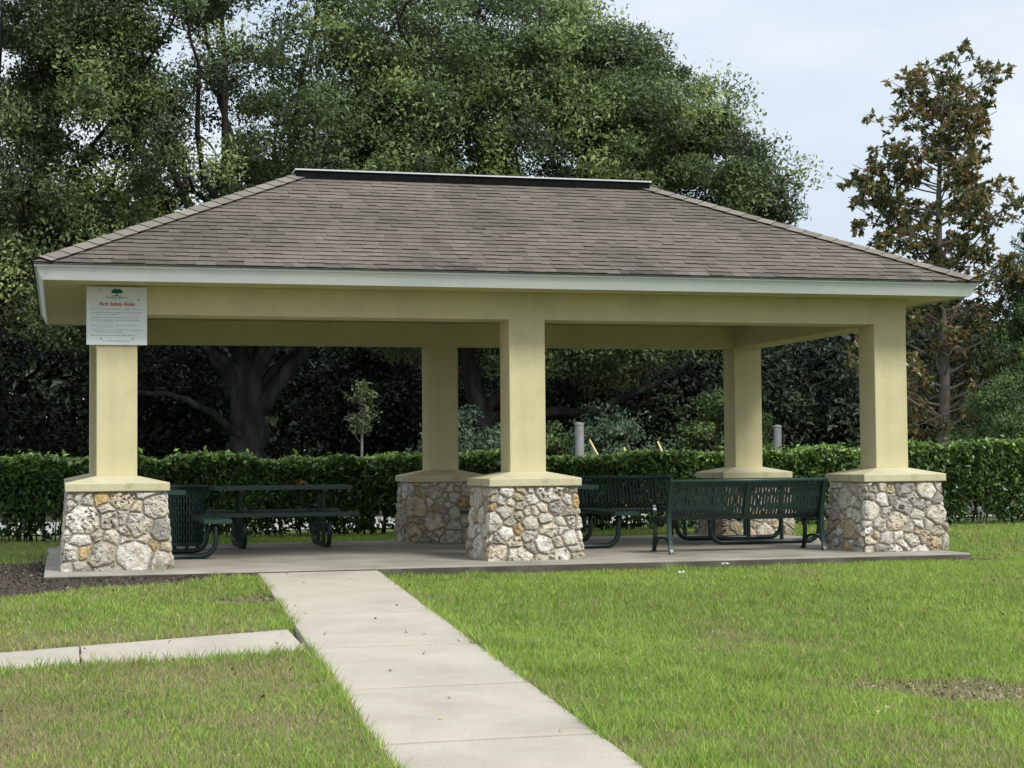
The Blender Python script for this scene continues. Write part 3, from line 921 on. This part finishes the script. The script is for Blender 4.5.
def build_tree(name, label, cat, group, base, trunk, r0, r1, ells, ncl, per, crad, lsize, lmat, bmat, seed, nprim=7, tint0=.4, shell=.45, flat=.7, sub_r=.035, zlight=None, aspect=.48, up=.45, extra_limbs=(), lsd=.25):
    rg = np.random.default_rng(seed)
    base = np.array(base, float)
    t = thing(name, label, cat, tuple(base), 0, group)
    TV, TF = [], []; off = 0
    def addtube(pts, rad, n):
        nonlocal off
        V, F = tube_arrays(np.asarray(pts) , rad, n)
        TV.append(V); TF.append(F + off); off += len(V)
    tp = np.array(trunk, float)
    # trunk with flare
    k = 12
    idx = np.linspace(0, len(tp) - 1, k)
    tpp = np.array([[np.interp(i, np.arange(len(tp)), tp[:, a]) for a in range(3)] for i in idx])
    tpp[1:-1] += rg.normal(size=(k - 2, 3)) * r0 * .12
    rad = np.linspace(r0, r1, k); rad[0] *= 1.5; rad[1] *= 1.15
    addtube(tpp, rad, 12)
    cl = in_ellipsoids(ells, ncl, rg, shell) - base
    top = tpp[-1]
    # primary limbs: farthest-point chosen cluster centres
    chosen = [int(rg.integers(len(cl)))]
    dist = np.linalg.norm(cl - cl[chosen[0]], axis=1)
    for _ in range(nprim - 1):
        j = int(np.argmax(dist)); chosen.append(j); dist = np.minimum(dist, np.linalg.norm(cl - cl[j], axis=1))
    nodes = []; nrad = []
    for j in chosen:
        st = tpp[rg.integers(k * 2 // 3, k)]
        ctl = st * .45 + cl[j] * .55; ctl[2] += rg.uniform(.0, .22) * np.linalg.norm(cl[j] - st); ctl[:2] += rg.normal(size=2) * .4
        pts = bez(st, ctl, cl[j], 12); pts[2:-1] += rg.normal(size=(9, 3)) * .07
        rr_ = np.linspace(r1 * .38, .02, 12)
        addtube(pts, rr_, 7); nodes.append(pts[3:]); nrad.append(rr_[3:])
    for pts, ra, rb in extra_limbs:
        pts = np.array(pts, float) - base
        ii = np.linspace(0, len(pts) - 1, 16)
        pp = np.array([[np.interp(i, np.arange(len(pts)), pts[:, a]) for a in range(3)] for i in ii])
        for _ in range(2):
            pp[1:-1] = (pp[:-2] + 2 * pp[1:-1] + pp[2:]) / 4
        pp[1:-1] += rg.normal(size=(14, 3)) * ra * .18
        addtube(pp, np.linspace(ra, rb, 16), 9)
    Nn = np.concatenate(nodes); Nr = np.concatenate(nrad)
    order = np.argsort(np.linalg.norm(cl - top, axis=1))
    for j in order:
        if j in chosen: continue
        dd = np.linalg.norm(Nn - cl[j], axis=1)
        q = int(np.argmin(dd + rg.random(len(dd)) * .25))
        st = Nn[q]
        if dd[q] < .15: continue
        ctl = (st + cl[j]) / 2 + rg.normal(size=3) * .14 * dd[q]; ctl[2] += .1 * dd[q]
        pts = bez(st, ctl, cl[j], 6); rr_ = np.linspace(min(Nr[q] * .8, sub_r), .008, 6)
        addtube(pts, rr_, 5)
        Nn = np.concatenate([Nn, pts[2:]]); Nr = np.concatenate([Nr, rr_[2:]])
    mesh_np('trunk', np.concatenate(TV), np.concatenate(TF), bmat, t, smooth=True)
    # leaves
    n = ncl * per
    ci = np.repeat(np.arange(ncl), per)
    cr = (rg.lognormal(0, .28, ncl) * crad)[ci]
    g_ = rg.normal(size=(n, 3)); g_ /= np.linalg.norm(g_, axis=1, keepdims=True); g_ *= np.where(rg.random(n) < .12, rg.uniform(.8, 1.2, n), rg.random(n) ** .5)[:, None]; g_[:, 2] *= flat
    P = cl[ci] + g_ * cr[:, None]
    Ls = lsize * rg.lognormal(0, lsd, n)
    fc = g_ / (np.linalg.norm(g_, axis=1, keepdims=True) + 1e-6) * .9; fc[:, 2] += .5
    V, F = leaf_quads(P, Ls, Ls * aspect, rg, up, face=fc)
    tn = tint0 + rg.normal(size=n) * .10 + (rg.normal(size=ncl) * .18)[ci]
    if zlight is not None:
        tn = tn + zlight * (rg.random(ncl) < .22)[ci]
    mesh_np('crown', V, F, lmat, t, tint=np.repeat(np.clip(tn, 0, 1), 4))
    return t

YT = 17.5
GO = 'large oaks behind the hedge'
def gz(x, y): return float(ground_z(x, y))
oak_kw = dict(per=400, crad=.55, lsize=.096, lmat=M['oak'], bmat=M['bark'], zlight=.36)
build_tree('oak_tree', 'large dark oak at the left edge with sky showing through its crown', 'tree', GO, (-7.0, YT, -.1),
           [(0, 0, -.2), (.1, 0, 1.2), (.5, .1, 2.6), (.9, 0, 4.2)], .34, .20,
           [((-7.6, YT, 8.6), (4.4, 3.6, 4.6)), ((-5.2, YT - .5, 5.2), (2.6, 2.4, 1.8)), ((-8.5, YT, 4.0), (3, 2.6, 1.8)), ((-4.0, YT + .3, 10.2), (2.3, 2.2, 2.4))], ncl=430, seed=11, nprim=20, tint0=.34, **oak_kw)
build_tree('oak_tree', 'broad oak with massive forked trunk rising behind the left bay of the pavilion', 'tree', GO, (-1.0, YT + .6, -.1),
           [(0, 0, -.2), (-.05, 0, 1.0), (-.1, .1, 2.2), (.05, .1, 3.8)],   .50, .30,
           [((-1.2, YT, 8.8), (4.6, 3.6, 4.9)), ((1.8, YT - .8, 6.6), (2.6, 2.4, 2.4)), ((-.5, YT - 1.2, 5.0), (3.8, 2.0, 1.3))], ncl=500, seed=12, nprim=20, tint0=.38,
           extra_limbs=[([(-1.0, YT + .6, 1.4), (-1.9, YT, 2.1), (-2.8, YT - .4, 2.5), (-4.2, YT - .8, 2.45)], .10, .03),
                        ([(-1.0, YT + .6, 2.0), (-.2, YT + .4, 3.0), (.9, YT, 4.4), (1.6, YT, 6.0)], .19, .06),
                        ([(-1.0, YT + .6, 1.9), (-1.7, YT + .6, 3.2), (-2.4, YT + .2, 4.8), (-3.0, YT, 6.4)], .18, .05)], **oak_kw)
build_tree('oak_tree', 'spreading oak with leaning trunk, its crown sloping down behind the right half of the roof', 'tree', GO, (4.7, YT, -.1),
           [(0, 0, -.2), (-.12, 0, .5), (-.35, 0, 1.2), (-.85, 0, 1.9), (-1.1, .1, 3.2), (-.9, .1, 4.6)], .27, .20,
           [((4.4, YT, 6.9), (6.1, 3.6, 4.4)), ((4.4, YT + .3, 8.0), (4.0, 3.0, 3.6)), ((7.2, YT - .4, 4.6), (3.9, 2.6, 1.7)), ((9.0, YT - .6, 7.0), (2.0, 1.8, 1.5)), ((7.9, YT, 8.5), (1.9, 1.8, 1.7)), ((6.2, YT, 10.0), (1.7, 1.6, 1.3))], ncl=860, seed=13, nprim=22, tint0=.42,
           extra_limbs=[([(3.9, YT, 1.9), (4.6, YT - .2, 2.15), (5.6, YT - .4, 2.0), (6.8, YT - .6, 2.3), (8.6, YT - .8, 3.3)], .16, .05),
                        ([(4.0, YT, 2.2), (5.0, YT + .1, 3.0), (6.6, YT, 3.7), (8.6, YT - .2, 5.2)], .13, .04)], **oak_kw)
# oak low curtain of shade foliage deeper in
GU = 'dark understorey trees behind the oaks'
ul = ['dark bushy tree in the shade at the far left, behind the leftmost column', 'dark understorey tree seen through the left bay beside the massive oak trunk',
      'dark understorey tree seen between the middle columns', 'dense dark tree seen under the roof in the right bay',
      'dark tree filling the gap left of the back right column', 'shaded tree behind the magnolia trunk', 'dense shaded tree at the far right edge']
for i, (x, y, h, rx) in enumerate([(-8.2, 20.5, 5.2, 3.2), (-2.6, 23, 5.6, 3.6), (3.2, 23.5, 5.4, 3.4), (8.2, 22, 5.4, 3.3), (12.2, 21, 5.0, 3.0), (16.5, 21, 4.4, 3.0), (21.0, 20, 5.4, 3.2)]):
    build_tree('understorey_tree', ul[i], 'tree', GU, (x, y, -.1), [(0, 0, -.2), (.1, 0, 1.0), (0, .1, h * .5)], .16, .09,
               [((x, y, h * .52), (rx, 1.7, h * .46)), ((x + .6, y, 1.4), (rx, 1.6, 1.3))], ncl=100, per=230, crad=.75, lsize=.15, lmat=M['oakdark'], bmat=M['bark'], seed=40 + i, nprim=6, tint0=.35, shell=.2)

# magnolia
MX, MY = 11.75, 12.0
def magnolia():
    rg = np.random.default_rng(77)
    t = thing('magnolia_tree', 'tall open magnolia with russet leaves rising above the right end of the roof', 'tree', (MX, MY, -.05))
    TV, TF = [], []; off = 0
    def addtube(pts, rad, n):
        nonlocal off
        V, F = tube_arrays(pts, rad, n); TV.append(V); TF.append(F + off); off += len(V)
    zz = np.linspace(-.15, 8.5, 20)
    trunk = np.stack([.10 * np.sin(zz * .8) + .02 * zz, .08 * np.sin(zz * .6 + 1), zz], -1)
    addtube(trunk, np.interp(zz, [-.15, 8.5], [.15, .018]), 9)
    def half(z):   # crown half width by height
        return np.interp(z, [1.0, 2.2, 3.6, 4.8, 5.6, 6.5, 7.0, 7.8, 8.6, 9.0], [1.9, 2.1, 1.9, 1.8, 1.85, 1.75, 1.25, 1.15, 1.0, .5])
    ros = []; rdir = []
    nb = 86
    for i in range(nb):
        z = 1.0 + 7.5 * (i / nb) ** .85 + rg.normal() * .1
        a = i * 2.4 + rg.normal() * .4
        L = half(z + .3) * rg.choice([.55, .85, 1.0, 1.15]) * rg.uniform(.85, 1.05)
        c = np.array([np.interp(z, trunk[:, 2], trunk[:, 0]), np.interp(z, trunk[:, 2], trunk[:, 1]), z])
        end = c + np.array([math.cos(a) * L, math.sin(a) * L * .85, .42 * L + rg.uniform(-.15, .3)])
        pts = bez(c, (c + end) / 2 + np.array([0, 0, -.08 * L]), end, 7)
        addtube(pts, np.linspace(.03 if z < 6 else .018, .006, 7), 5)
        for q in range(int(2 + 3.2 * L)):
            f = rg.uniform(.55, 1.0); b = pts[int(f * 6)]
            sp = b + rg.normal(size=3) * np.array([.22, .22, .16])
            addtube(bez(b, (b + sp) / 2, sp, 3), np.linspace(.009, .005, 3), 4)
            for w_ in range(4):
                e_ = sp + rg.normal(size=3) * np.array([.11, .11, .07])
                addtube(np.stack([sp, (sp + e_) / 2, e_]), np.array([.005, .004, .003]), 4)
                ros.append(e_); d = e_ - b; d[2] += .10; rdir.append(d / (np.linalg.norm(d) + 1e-6))
    mesh_np('trunk', np.concatenate(TV), np.concatenate(TF), M['barkl'], t, smooth=True)
    ros = np.array(ros); rdir = np.array(rdir)
    per = 11; n = len(ros) * per
    k = np.repeat(np.arange(len(ros)), per)
    dv = rg.normal(size=(n, 3)); dv /= np.linalg.norm(dv, axis=1, keepdims=True)
    dv = dv + rdir[k] * .5; dv /= np.linalg.norm(dv, axis=1, keepdims=True)
    L = rg.uniform(.09, .17, n)
    P = ros[k] + dv * (L * .5)[:, None]
    V, F = leaf_quads(P, L, L * .50, rg, .5, dirs=dv)
    tn = .38 + rg.normal(size=n) * .22 + (rg.normal(size=len(ros)) * .14)[k] + .05 * np.sin(ros[k][:, 2])
    mesh_np('crown', V, F, M['mag'], t, tint=np.repeat(np.clip(tn, 0, 1), 4))
magnolia()

GB = 'soft green trees right of the pavilion'
build_tree('cedar_tree', 'feathery grey-green tree at the right edge beyond the magnolia', 'tree', GB, (14.6, 11.6, -.05), [(0, 0, -.2), (.1, 0, 2), (0, 0, 4)], .12, .05,
           [((14.7, 11.6, 4.4), (1.6, 1.3, 2.0)), ((14.2, 11.0, 2.6), (1.9, 1.2, 1.7))], ncl=400, per=230, crad=.36, lsize=.085, lmat=M['bush'], bmat=M['barkl'], seed=61, nprim=8, tint0=.45, aspect=.32)
build_tree('cedar_tree', 'low rounded grey-green tree right of the right column above the hedge', 'tree', GB, (12.2, 9.8, -.05), [(0, 0, -.2), (.05, 0, .8), (0, 0, 1.6)], .09, .04,
           [((12.5, 9.9, 2.0), (1.2, .9, 1.15)), ((11.9, 9.7, 1.3), (1.0, .8, .7))], ncl=90, per=260, crad=.30, lsize=.075, lmat=M['bush'], bmat=M['barkl'], seed=62, nprim=6, tint0=.42, aspect=.32)
GS = 'shrubs behind the hedge'
for i, (x, y, r_, h, m_, lb) in enumerate([(2.6, 13.5, 1.1, 1.9, 'bluebush', 'pale dusty green shrub behind the hedge between the two middle columns'),
                                      (6.0, 14.8, .95, 1.9, 'bluebush', 'pale dusty green shrub behind the hedge in the right bay'),
                                      (4.4, 15.3, 1.0, 1.7, 'bush', 'mid green shrub behind the hedge beside the white post'),
                                      (8.6, 15.2, 1.0, 2.6, 'bush', 'upright green shrub behind the hedge just left of the back right column')]):
    build_tree('shrub', lb, 'shrub', GS, (x, y, -.05), [(0, 0, -.1), (0, 0, .5), (.05, 0, h * .5)], .05, .03,
               [((x, y, h * .55), (r_, .8, h * .5))], ncl=55, per=170, crad=.30, lsize=.085, lmat=M[m_], bmat=M['twig'], seed=70 + i, nprim=6, tint0=.5)
build_tree('sapling', 'thin young sapling with bright leaves behind the left table', 'tree', None, (.45, 13.0, -.05), [(0, 0, -.1), (.02, 0, .8), (0, 0, 1.9)], .035, .02,
           [((.48, 13.0, 2.0), (.2, .2, .55))], ncl=16, per=45, crad=.18, lsize=.085, lmat=M['oak'], bmat=M['barkl'], seed=81, nprim=4, tint0=.36)

# far wood
rg = np.random.default_rng(90)
n = 170000
X = rg.uniform(-30, 60, n); Y = rg.uniform(31, 40, n)
hmax = 4.4 + 2.6 * sstep(6, -2, X) + 2.4 * fbm(X * .25, Y * .0 + 4, 93)
Z = rg.random(n) ** .8 * hmax
V, F = leaf_quads(np.stack([X, Y, Z], -1), np.minimum(.42 * rg.lognormal(0, .3, n), .9), .25, rg, .4)
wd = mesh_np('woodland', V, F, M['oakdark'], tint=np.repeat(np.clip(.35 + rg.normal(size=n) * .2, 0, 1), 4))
tag(wd, 'dark belt of woodland far behind the oaks', 'woodland', kind='stuff')

# hedge
def hedge():
    rg = np.random.default_rng(33)
    t = thing('hedge', 'long clipped green hedge running the whole width behind the pavilion', 'hedge', (0, 0, 0))
    XL, XR = -13, 17
    def yc(x): return 6.85 - .045 * np.maximum(x - 3, 0) + .02 * np.minimum(x, 0)
    def ht(x): return 1.15 + .02 * np.maximum(x - 3, 0) - .012 * np.minimum(x + 2, 0) + (fbm(x * 1.5 + 9, x * 0 + 1, 37) - .5) * .20 + (fbm(x * 6, x * 0 + 4, 38) - .5) * .08
    n = 210000
    x = rg.uniform(XL, XR, n)
    h = ht(x) * 1.0
    kind = rg.random(n)
    z = np.where(kind < .30, h - np.abs(rg.normal(size=n)) * .07, h * rg.random(n) ** .72)
    z = z + rg.normal(size=n) * .015 + (rg.random(n) < .02) * rg.uniform(0, .13, n) * (noise(x * 5, x * 0 + 2, 36) > .55)
    hw = .50 - .06 * fbm(x * 2, z * 2, 39)
    y = np.where(kind < .30, rg.uniform(-1, 1, n) * hw, np.where(kind < .78, -hw + np.abs(rg.normal(size=n)) * .12 + (fbm(x * 2.4, z * 2.4, 45) - .5) * .22, rg.uniform(-1, 1, n) * hw))
    dens = np.where(z > .55, 1, .42 + .4 * (z / .55)) * np.where(z > .42, .85, sstep(.26, .56, fbm(x * 3.4 + 3, z * 4.4, 47)) * 1.25 + .25 * (z < .26))
    keep = (rg.random(n) < dens * 1.0) & (z > .06)
    x, y, z, h = x[keep], y[keep], z[keep], h[keep]
    P = np.stack([x, yc(x) + y, z - .03], -1)
    L = .098 * rg.lognormal(0, .22, len(x))
    V, F = leaf_quads(P, L, L * .52, rg, .5)
    fresh = sstep(.30, .0, h - z) * (rg.random(len(x)) < .62)
    tn = .30 + rg.normal(size=len(x)) * .2 + fresh * .42 + (fbm(x * 1.2, z * 1.5, 49) - .5) * .4
    mesh_np('leaves', V, F, M['hedge'], t, tint=np.repeat(np.clip(tn, 0, 1), 4))
    SV, SF = [], []; off = 0
    for i in range(260):
        x = rg.uniform(XL, XR); y = yc(x) + rg.uniform(-.3, .3)
        pts = np.array([(x, y, -.08), (x + rg.normal() * .06, y + rg.normal() * .06, .35), (x + rg.normal() * .16, y + rg.normal() * .12, .95)])
        V, F = tube_arrays(pts, np.array([.016, .012, .006]) * rg.uniform(.6, 1.5), 5)
        SV.append(V); SF.append(F + off); off += len(V)
    mesh_np('stems', np.concatenate(SV), np.concatenate(SF), M['twig'], t, smooth=True)
    # a red bloom
    m, ntx, b = new_mat('red_petal'); nz = N(ntx, 'ShaderNodeTexNoise'); nz.inputs['Scale'].default_value = 40
    rp = ramp(ntx, [(.3, (.28, .09, .05)), (.7, (.40, .16, .09))], nz.outputs['Fac']); ntx.links.new(rp.outputs['Color'], b.inputs['Base Color'])
    c = np.array([-1.63, 6.22, .78])
    ang = np.arange(14) * 2.4
    dv = np.stack([np.cos(ang) * .9, -np.abs(np.sin(ang * 1.7)) - .2, np.sin(ang) * .9], -1); dv /= np.linalg.norm(dv, axis=1, keepdims=True)
    V, F = leaf_quads(c + dv * .035, .07, .05, rg, .2, dirs=dv)
    mesh_np('bloom', V, F, m, t)
hedge()

# posts and guards behind the hedge
def post(label, x, y, h, r_):
    t = thing('post', label, 'post', (x, y, -.06), 0, 'pale posts behind the hedge')
    MB().tube([(0, 0, -.1), (0, 0, h)], r_, 14).build('shaft', M['pole'], t, smooth=False)
    MB().tube([(0, 0, h), (0, 0, h + .03), (0, 0, h + .05)], [r_ * 1.12, r_ * 1.12, r_ * .4], 14).build('top_cap', M['pole'], t)
post('pale round post behind the hedge in the right bay', 4.66, 13.0, 1.78, .085)
post('pale round post behind the hedge right of the back right column', 8.75, 13.0, 1.72, .075)
for i, (xa, za, xb, zb, lb) in enumerate([(4.86, 1.44, 5.10, 1.0, 'longest slanting yellow guard tube, next to the pale post'), (5.55, 1.28, 5.72, 1.0, 'shortest yellow guard tube, just tipping over the hedge'),
                                   (6.24, 1.40, 6.42, 1.0, 'slanting yellow guard tube in front of the dusty green shrub'), (6.98, 1.20, 7.10, 1.0, 'yellow guard tube nearest the back right column')]):
    k = (za - zb) / (xa - xb)
    xe = xb + (zb + .1) / -k
    t = thing('guard_tube', lb, 'guard tube', (xe, 13.0, -.06), 0, 'yellow guard tubes behind the hedge')
    MB().tube([(0, 0, 0), (xa - xe, 0, za + .06)], .018, 10).build('sleeve', M['yellow'], t, smooth=True)
    MB().tube([(0, 0, -.03), (0, 0, .05)], .05, 10).build('anchor', M['pole'], t)
# scraps
def scrap(label, x, y, z, s, seed):
    rg = np.random.default_rng(seed)
    n = 6
    g_ = np.linspace(-1, 1, n)
    a, b = np.meshgrid(g_, g_, indexing='ij')
    V = np.stack([a * s + rg.normal(size=a.shape) * s * .12, b * s * .7 + rg.normal(size=a.shape) * s * .1, s * .45 + rg.normal(size=a.shape) * s * .30], -1).reshape(-1, 3)
    I = np.arange(n * n).reshape(n, n)
    F = np.stack([I[:-1, :-1], I[1:, :-1], I[1:, 1:], I[:-1, 1:]], -1).reshape(-1, 4)
    o = mesh_np('paper_scrap', V, F, M['paper'])
    o.location = (x, y, z); tag(o, label, 'litter', 'white scraps on the grass')
scrap('crumpled white scrap on the grass at the slab edge, below the perforated bench', 1.87, -1.20, gz(1.87, -1.2) + .05, .035, 1)
scrap('small white scrap out on the lawn in front of the perforated bench', 1.10, -1.95, gz(1.1, -1.95) + .04, .028, 2)

# ------------------------------------------------------------------ grass
def grass():
    rg = np.random.default_rng(3)
    cam_xy = np.array([CAM.x, CAM.y])
    parts = []
    def region(n, xr, yr):
        x = rg.uniform(*xr, n); y = rg.uniform(*yr, n)
        parts.append((x, y))
    region(500000, (-9.6, 4.4), (-11.5, -6.0))
    region(380000, (-10.5, 9.8), (-6.0, -1.15))
    region(55000, (4.7, 12.5), (-1.15, 6.2))
    region(26000, (-10, -5.0), (-1.15, 6.6))
    region(60000, (-6, 6.5), (4.45, 6.5))
    x = np.concatenate([p[0] for p in parts]); y = np.concatenate([p[1] for p in parts])
    # cull to a margin around the view cone
    dx, dy = x - CAM.x, y - CAM.y
    f = -math.sin(YAW) * dx + math.cos(YAW) * dy; s = math.cos(YAW) * dx + math.sin(YAW) * dy
    ok = np.abs(s) < f * .32 + 1.8
    ok &= ~walk_mask(x, y, -.012) & ~path_mask(x, y, -.0)
    ok &= ~((x > SLX0) & (x < SLX1) & (y > SLY0) & (y < SLY1 - .02))
    for i in (-1, 0, 1):
        ok &= ~((np.abs(x - i * XA) < .6) & (y < YB + .62) & (y > 3))
    so_ = soil_mask(x, y)
    ok &= rg.random(len(x)) > so_ * 1.02
    dr = dry_mask(x, y)
    ok &= rg.random(len(x)) > dr * .35
    x, y, dr, so_ = x[ok], y[ok], dr[ok], so_[ok]
    n = len(x)
    z = ground_z(x, y)
    dist = np.hypot(x - CAM.x, y - CAM.y)
    H = rg.uniform(.028, .062, n) * (.75 + .7 * fbm(x * 1.1, y * 1.1, 15)) * (1 - .45 * dr)
    edge = walk_mask(x, y, .05) | path_mask(x, y, .06)
    cl_ = sstep(.66, .80, fbm(x * 2.3 + 40, y * 2.3, 17)); H = H * (1 + .9 * cl_)
    H = np.where(edge & (rg.random(n) < .6), H * 1.7, H)
    a = rg.uniform(0, 2 * np.pi, n)
    lean = rg.uniform(.15, 1.0, n) * H
    wd = rg.uniform(.0028, .0055, n) * (.7 + dist / 22)
    b = rg.uniform(0, 2 * np.pi, n)
    px, py = np.cos(b) * wd, np.sin(b) * wd
    base = np.stack([x, y, z - .004], -1)
    V = np.empty((n, 3, 3))
    V[:, 0] = base + np.stack([px, py, np.zeros(n)], -1)
    V[:, 1] = base - np.stack([px, py, np.zeros(n)], -1)
    V[:, 2] = base + np.stack([np.cos(a) * lean, np.sin(a) * lean, H], -1)
    patch = fbm(x * .8 + 11, y * .8, 19); fine = fbm(x * 4, y * 4, 23)
    tn = .70 + (patch - .5) * .45 + (fine - .5) * .3 + rg.normal(size=n) * .26
    tn = np.where(rg.random(n) < dr * .80 + .05, rg.uniform(0, .28, n), tn - .1 * dr)
    o = mesh_np('grass', V.reshape(-1, 3), np.arange(n * 3).reshape(n, 3), M['grass'], tint=np.repeat(np.clip(tn, 0, 1), 3))
    tag(o, 'short patchy lawn grass around the pavilion and paths', 'grass', kind='stuff')
grass()

def debris():
    rg = np.random.default_rng(8)
    n = 60000
    x = rg.uniform(-6.4, 6, n); y = rg.uniform(-3.4, 3, n)
    k_ = rg.random(n) < .3; x = np.where(k_, rg.uniform(-1.2, 2.2, n), x); y = np.where(k_, rg.uniform(-9.8, -7.4, n), y)
    m = soil_mask(x, y)
    ok = (rg.random(n) < m * .8) & ((x < -2.9) | (x > 4.7) | (y < -7)) & ~walk_mask(x, y, -.01) & ~((x > SLX0) & (x < SLX1) & (y > SLY0))
    x, y = x[ok], y[ok]; n = len(x)
    P = np.stack([x, y, ground_z(x, y) + rg.uniform(0, .012, n)], -1)
    L = rg.uniform(.012, .045, n)
    V, F = leaf_quads(P, L, L * rg.uniform(.25, .9, n), rg, .25)
    pal = np.array([(.045, .036, .027), (.08, .065, .049), (.125, .105, .08), (.20, .17, .13)])
    c = pal[rg.choice(4, p=[.35, .35, .2, .1], size=n)]
    c = np.where((y < -7)[:, None], c * 1.3 + np.array([.16, .13, .08]), c)
    o = mesh_np('soil_litter', V, F, tone_mat('soil_crumbs', nscale=40), col=np.repeat(c, 4, 0))
    tag(o, 'dark crumbly soil and mulch along the left end of the slab', 'soil', kind='stuff')
    n = 420
    x = rg.uniform(-7, 7, n); y = rg.uniform(-10, -1.2, n)
    wm = walk_mask(x, y, .0); keep = ~wm | (rg.random(n) < .35)
    x, y = x[keep], y[keep]; wm = wm[keep]; n = len(x)
    z = np.where(wm, walk_z(-1.144 - y) + .006, ground_z(x, y) + .03)
    V, F = leaf_quads(np.stack([x, y, z], -1), rg.uniform(.03, .06, n), .025, rg, .93)
    pal = np.array([(.20, .13, .06), (.30, .22, .11), (.13, .085, .045), (.36, .30, .18)])
    o = mesh_np('fallen_leaves', V, F, tone_mat('dead_leaf', nscale=30), col=np.repeat(pal[rg.integers(0, 4, n)], 4, 0))
    tag(o, 'scattered dry brown leaves on the lawn and walkway', 'leaves', kind='stuff')
debris()
